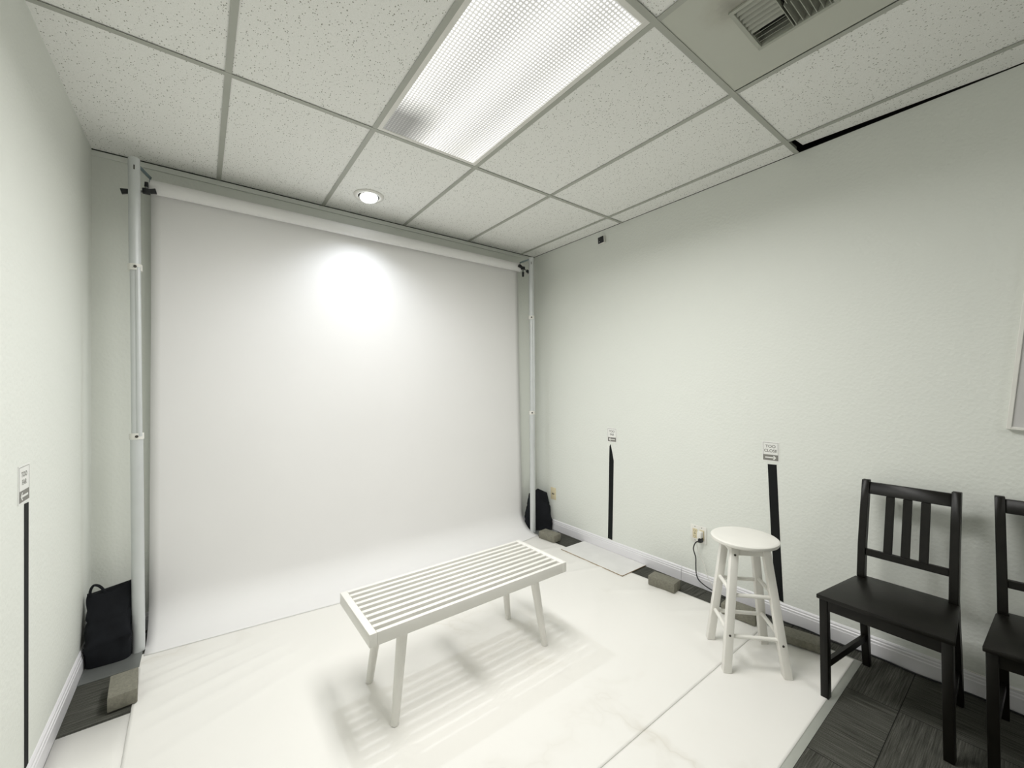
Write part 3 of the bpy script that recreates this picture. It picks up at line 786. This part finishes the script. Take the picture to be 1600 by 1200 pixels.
# ------------------------------------------------------------------ signs and tape on the walls
def sign(label, wall, y, z, w, h, words, arrow, tilt=0.0):
    xw = XR if wall == 'r' else 0.0
    t = thing('wall_sign', label, 'sign', (xw, y, z), 0, 'small direction signs on the walls')
    # local frame: u to the reader's right, v up, n out of the wall
    rot = (math.radians(90), 0, math.radians(-90)) if wall == 'r' else (math.radians(90), 0, math.radians(90))
    t.rotation_euler = rot
    MB().box(-w/2, w/2, -h/2, h/2, 0.0002, 0.0016, bev=0.0005).build('backing', M['sign_white'], t)
    m = MB(); a_, b2, q_ = w/2-0.006, h/2-0.006, 0.0016
    zl = 0.0017; zh = 0.0020
    split = -h*0.16
    m.box(-a_, a_, b2-q_, b2, zl, zh); m.box(-a_, -a_+q_, split, b2-q_, zl, zh); m.box(a_-q_, a_, split, b2-q_, zl, zh)
    m.box(-a_, a_, -b2, split, zl, zh)
    m.build('border', M['sign_grey'], t)
    cy = (split-b2)/2; s = arrow; m = MB(); aw = a_*0.72; hh = (split+b2)*0.34
    m.prism([(-s*aw, cy-hh*0.28, 0.0021), (-s*aw, cy+hh*0.28, 0.0021), (s*(aw-hh*1.0), cy+hh*0.28, 0.0021), (s*(aw-hh*1.0), cy-hh*0.28, 0.0021)], (0, 0, 0.0003))
    m.prism([(s*(aw-hh*1.5), cy+hh, 0.0021), (s*(aw-hh*0.9), cy+hh, 0.0021), (s*aw, cy, 0.0021), (s*(aw-hh*0.9), cy-hh, 0.0021), (s*(aw-hh*1.5), cy-hh, 0.0021), (s*(aw-hh*0.75), cy, 0.0021)], (0, 0, 0.0003))
    m.build('arrow', M['sign_white'], t)
    l1, l2 = words.split()
    top = b2; mid = (b2+split)/2
    textmesh(l1, 0.0235, 'lettering', M['sign_grey'], t, (0, mid+0.0125, 0.0018), (0, 0, 0), sx=1.05)
    textmesh(l2, 0.0235, 'lettering', M['sign_grey'], t, (0, mid-0.0135, 0.0018), (0, 0, 0), sx=1.0 if len(l2) > 4 else 1.05)
    return t
sign('small TOO CLOSE sign above the white stool', 'r', -2.150, 0.974, 0.094, 0.118, 'TOO CLOSE', 1)
sign('small TOO FAR sign on the right wall near the backdrop', 'r', -0.968, 0.969, 0.096, 0.118, 'TOO FAR', -1)
sign('small TOO FAR sign on the left wall', 'l', -1.074, 1.062, 0.110, 0.128, 'TOO FAR', -1)

def tape(label, wall, pts):
    xw = XR if wall == 'r' else 0.0; s = -1 if wall == 'r' else 1
    m = MB(); m.prism([(xw+s*0.0002, y, z) for y, z in pts], (s*0.0008, 0, 0))
    return tag(m.build('tape_strip', M['tape'], loc=(xw, pts[0][0], 0.5)), label, 'tape', 'black tape strips on the walls')
tape('black vertical tape strip below the TOO CLOSE sign', 'r', [(-2.133, 0.897), (-2.181, 0.899), (-2.194, 0.466), (-2.207, 0.100), (-2.165, 0.108), (-2.146, 0.483)])
tape('black vertical tape strip with a pointed top on the right wall', 'r', [(-0.953, 0.894), (-0.966, 0.84), (-0.983, 0.759), (-0.973, 0.45), (-0.960, 0.100), (-0.914, 0.104), (-0.927, 0.45), (-0.937, 0.779), (-0.941, 0.875)])
tape('black vertical tape strip on the left wall', 'l', [(-1.070, 0.993), (-1.026, 0.990), (-1.024, 0.100), (-1.064, 0.100)])

# ------------------------------------------------------------------ outlets, plugs, cords
t = thing('wall_outlet', 'white double outlet plate with plugs in it behind the stool', 'outlet', (XR, -1.700, 0.357))
MB().box(-0.005, -0.0002, -0.056, 0.056, -0.057, 0.057, bev=0.0015).build('cover_plate', M['plate_white'], t, smooth=True)
def recept(yc, mat):
    r = MB().box(-0.0075, -0.0045, yc-0.0165, yc+0.0165, -0.033, 0.033, bev=0.001).build('receptacle', mat, t)
    m = MB()
    for dz in (-0.019, 0.019):
        for dy in (-0.006, 0.006): m.box(-0.0079, -0.0074, yc+dy-0.0012, yc+dy+0.0012, dz-0.004, dz+0.005)
        m.rod((-0.0079, yc, dz-0.010), (-0.0074, yc, dz-0.010), 0.0022, seg=10)
    m.box(-0.0079, -0.0074, yc-0.006, yc+0.006, -0.002, 0.002)
    m.build('slots', M['bolt'], r)
recept(0.024, M['ivory']); recept(-0.024, M['ivory'])
for yy in (0.024, -0.024):
    for zz in (-0.047, 0.047): MB().rod((-0.0056, yy, zz), (-0.0046, yy, zz), 0.003, seg=10).build('screw', M['bolt'], t)
x0 = XR
m = MB(); m.box(x0-0.045, x0-0.008, -1.738, -1.708, 0.343, 0.385, bev=0.006)
m.tube([(x0-0.040, -1.717, 0.352), (x0-0.052, -1.712, 0.33), (x0-0.040, -1.708, 0.29), (x0-0.028, -1.712, 0.24), (x0-0.022, -1.745, 0.17), (x0-0.030, -1.765, 0.12), (x0-0.028, -1.80, 0.06), (x0-0.026, -1.86, 0.016), (x0-0.028, -2.0, 0.006)], 0.0022)
tag(m.build('power_cord', M['plate_white'], smooth=True, loc=(x0-0.03, -1.72, 0.3)), 'white plug and thin white cord hanging from the double outlet', 'cord')
m = MB(); m.box(x0-0.040, x0-0.008, -1.737, -1.712, 0.312, 0.338, bev=0.006)
m.tube([(x0-0.036, -1.722, 0.322), (x0-0.056, -1.708, 0.315), (x0-0.058, -1.692, 0.27), (x0-0.045, -1.700, 0.21), (x0-0.040, -1.698, 0.15), (x0-0.044, -1.705, 0.09), (x0-0.050, -1.735, 0.058),
        (x0-0.046, -1.81, 0.03), (x0-0.040, -1.93, 0.014), (x0-0.030, -2.06, 0.007), (x0-0.045, -2.18, 0.007), (x0-0.028, -2.32, 0.007), (x0-0.040, -2.46, 0.007), (x0-0.024, -2.62, 0.007),
        (x0-0.036, -2.78, 0.007), (x0-0.024, -2.95, 0.007), (x0-0.034, -3.15, 0.007), (x0-0.026, -3.5, 0.007)], 0.0038, seg=8, sub=8)
tag(m.build('power_cord', M['black_plastic'], smooth=True, loc=(x0-0.04, -1.72, 0.3)), 'black plug and black cord running down and along the right baseboard', 'cord')
m = MB(); m.tube([(x0-0.012, -2.88, 0.115), (x0-0.016, -2.93, 0.104), (x0-0.02, -2.99, 0.103), (x0-0.02, -3.05, 0.096), (x0-0.018, -3.12, 0.103), (x0-0.014, -3.2, 0.11), (x0-0.012, -3.4, 0.105)], 0.0024)
tag(m.build('power_cord', M['plate_white'], smooth=True, loc=(x0-0.015, -3.0, 0.1)), 'white cord lying on the baseboard ledge behind the black chairs', 'cord')

t = thing('wall_outlet', 'small ivory single outlet low on the wall by the far right corner', 'outlet', (XR, -0.256, 0.345))
MB().box(-0.005, -0.0002, -0.035, 0.035, -0.057, 0.057, bev=0.0015).build('cover_plate', M['ivory'], t, smooth=True)
m = MB(); m.box(-0.0062, -0.0048, 0.003, 0.014, -0.010, 0.004); m.box(-0.0062, -0.0048, -0.014, -0.003, -0.010, 0.004); m.build('socket', M['bolt'], t)

t = thing('wall_sensor', 'small black cube sensor high on the right wall under the ceiling', 'sensor', (XR, -0.892, 2.606))
t.rotation_euler = (math.radians(-3), 0, 0)
MB().box(-0.022, -0.0004, -0.031, 0.031, -0.029, 0.029, bev=0.006).build('housing', M['plate_white'], t, smooth=True)
MB().box(-0.030, -0.0222, -0.029, 0.029, -0.027, 0.027, bev=0.004).build('face', M['black_plastic'], t, smooth=True)
MB().rod((-0.0312, 0.012, -0.014), (-0.0300, 0.012, -0.014), 0.003, seg=12).build('indicator', M['plate_white'], t)

# crooked pale panel at the right edge
t = thing('wall_picture', 'pale framed panel hanging crooked at the right edge of the photo', 'picture', (XR-0.001, -3.052, 1.180))
t.rotation_euler = (math.radians(5.4), 0, 0)
MB().box(-0.018, 0, -0.62, 0, 0, 0.85, bev=0.002).build('canvas', M['canvas'], t)
m = MB()
m.box(-0.024, 0, -0.012, 0.002, -0.002, 0.852, bev=0.002); m.box(-0.024, 0, -0.622, -0.012, -0.002, 0.010, bev=0.002)
m.box(-0.024, 0, -0.622, -0.610, 0.010, 0.852, bev=0.002); m.box(-0.024, 0, -0.610, -0.012, 0.840, 0.852, bev=0.002)
m.build('frame', M['plate_white'], t)
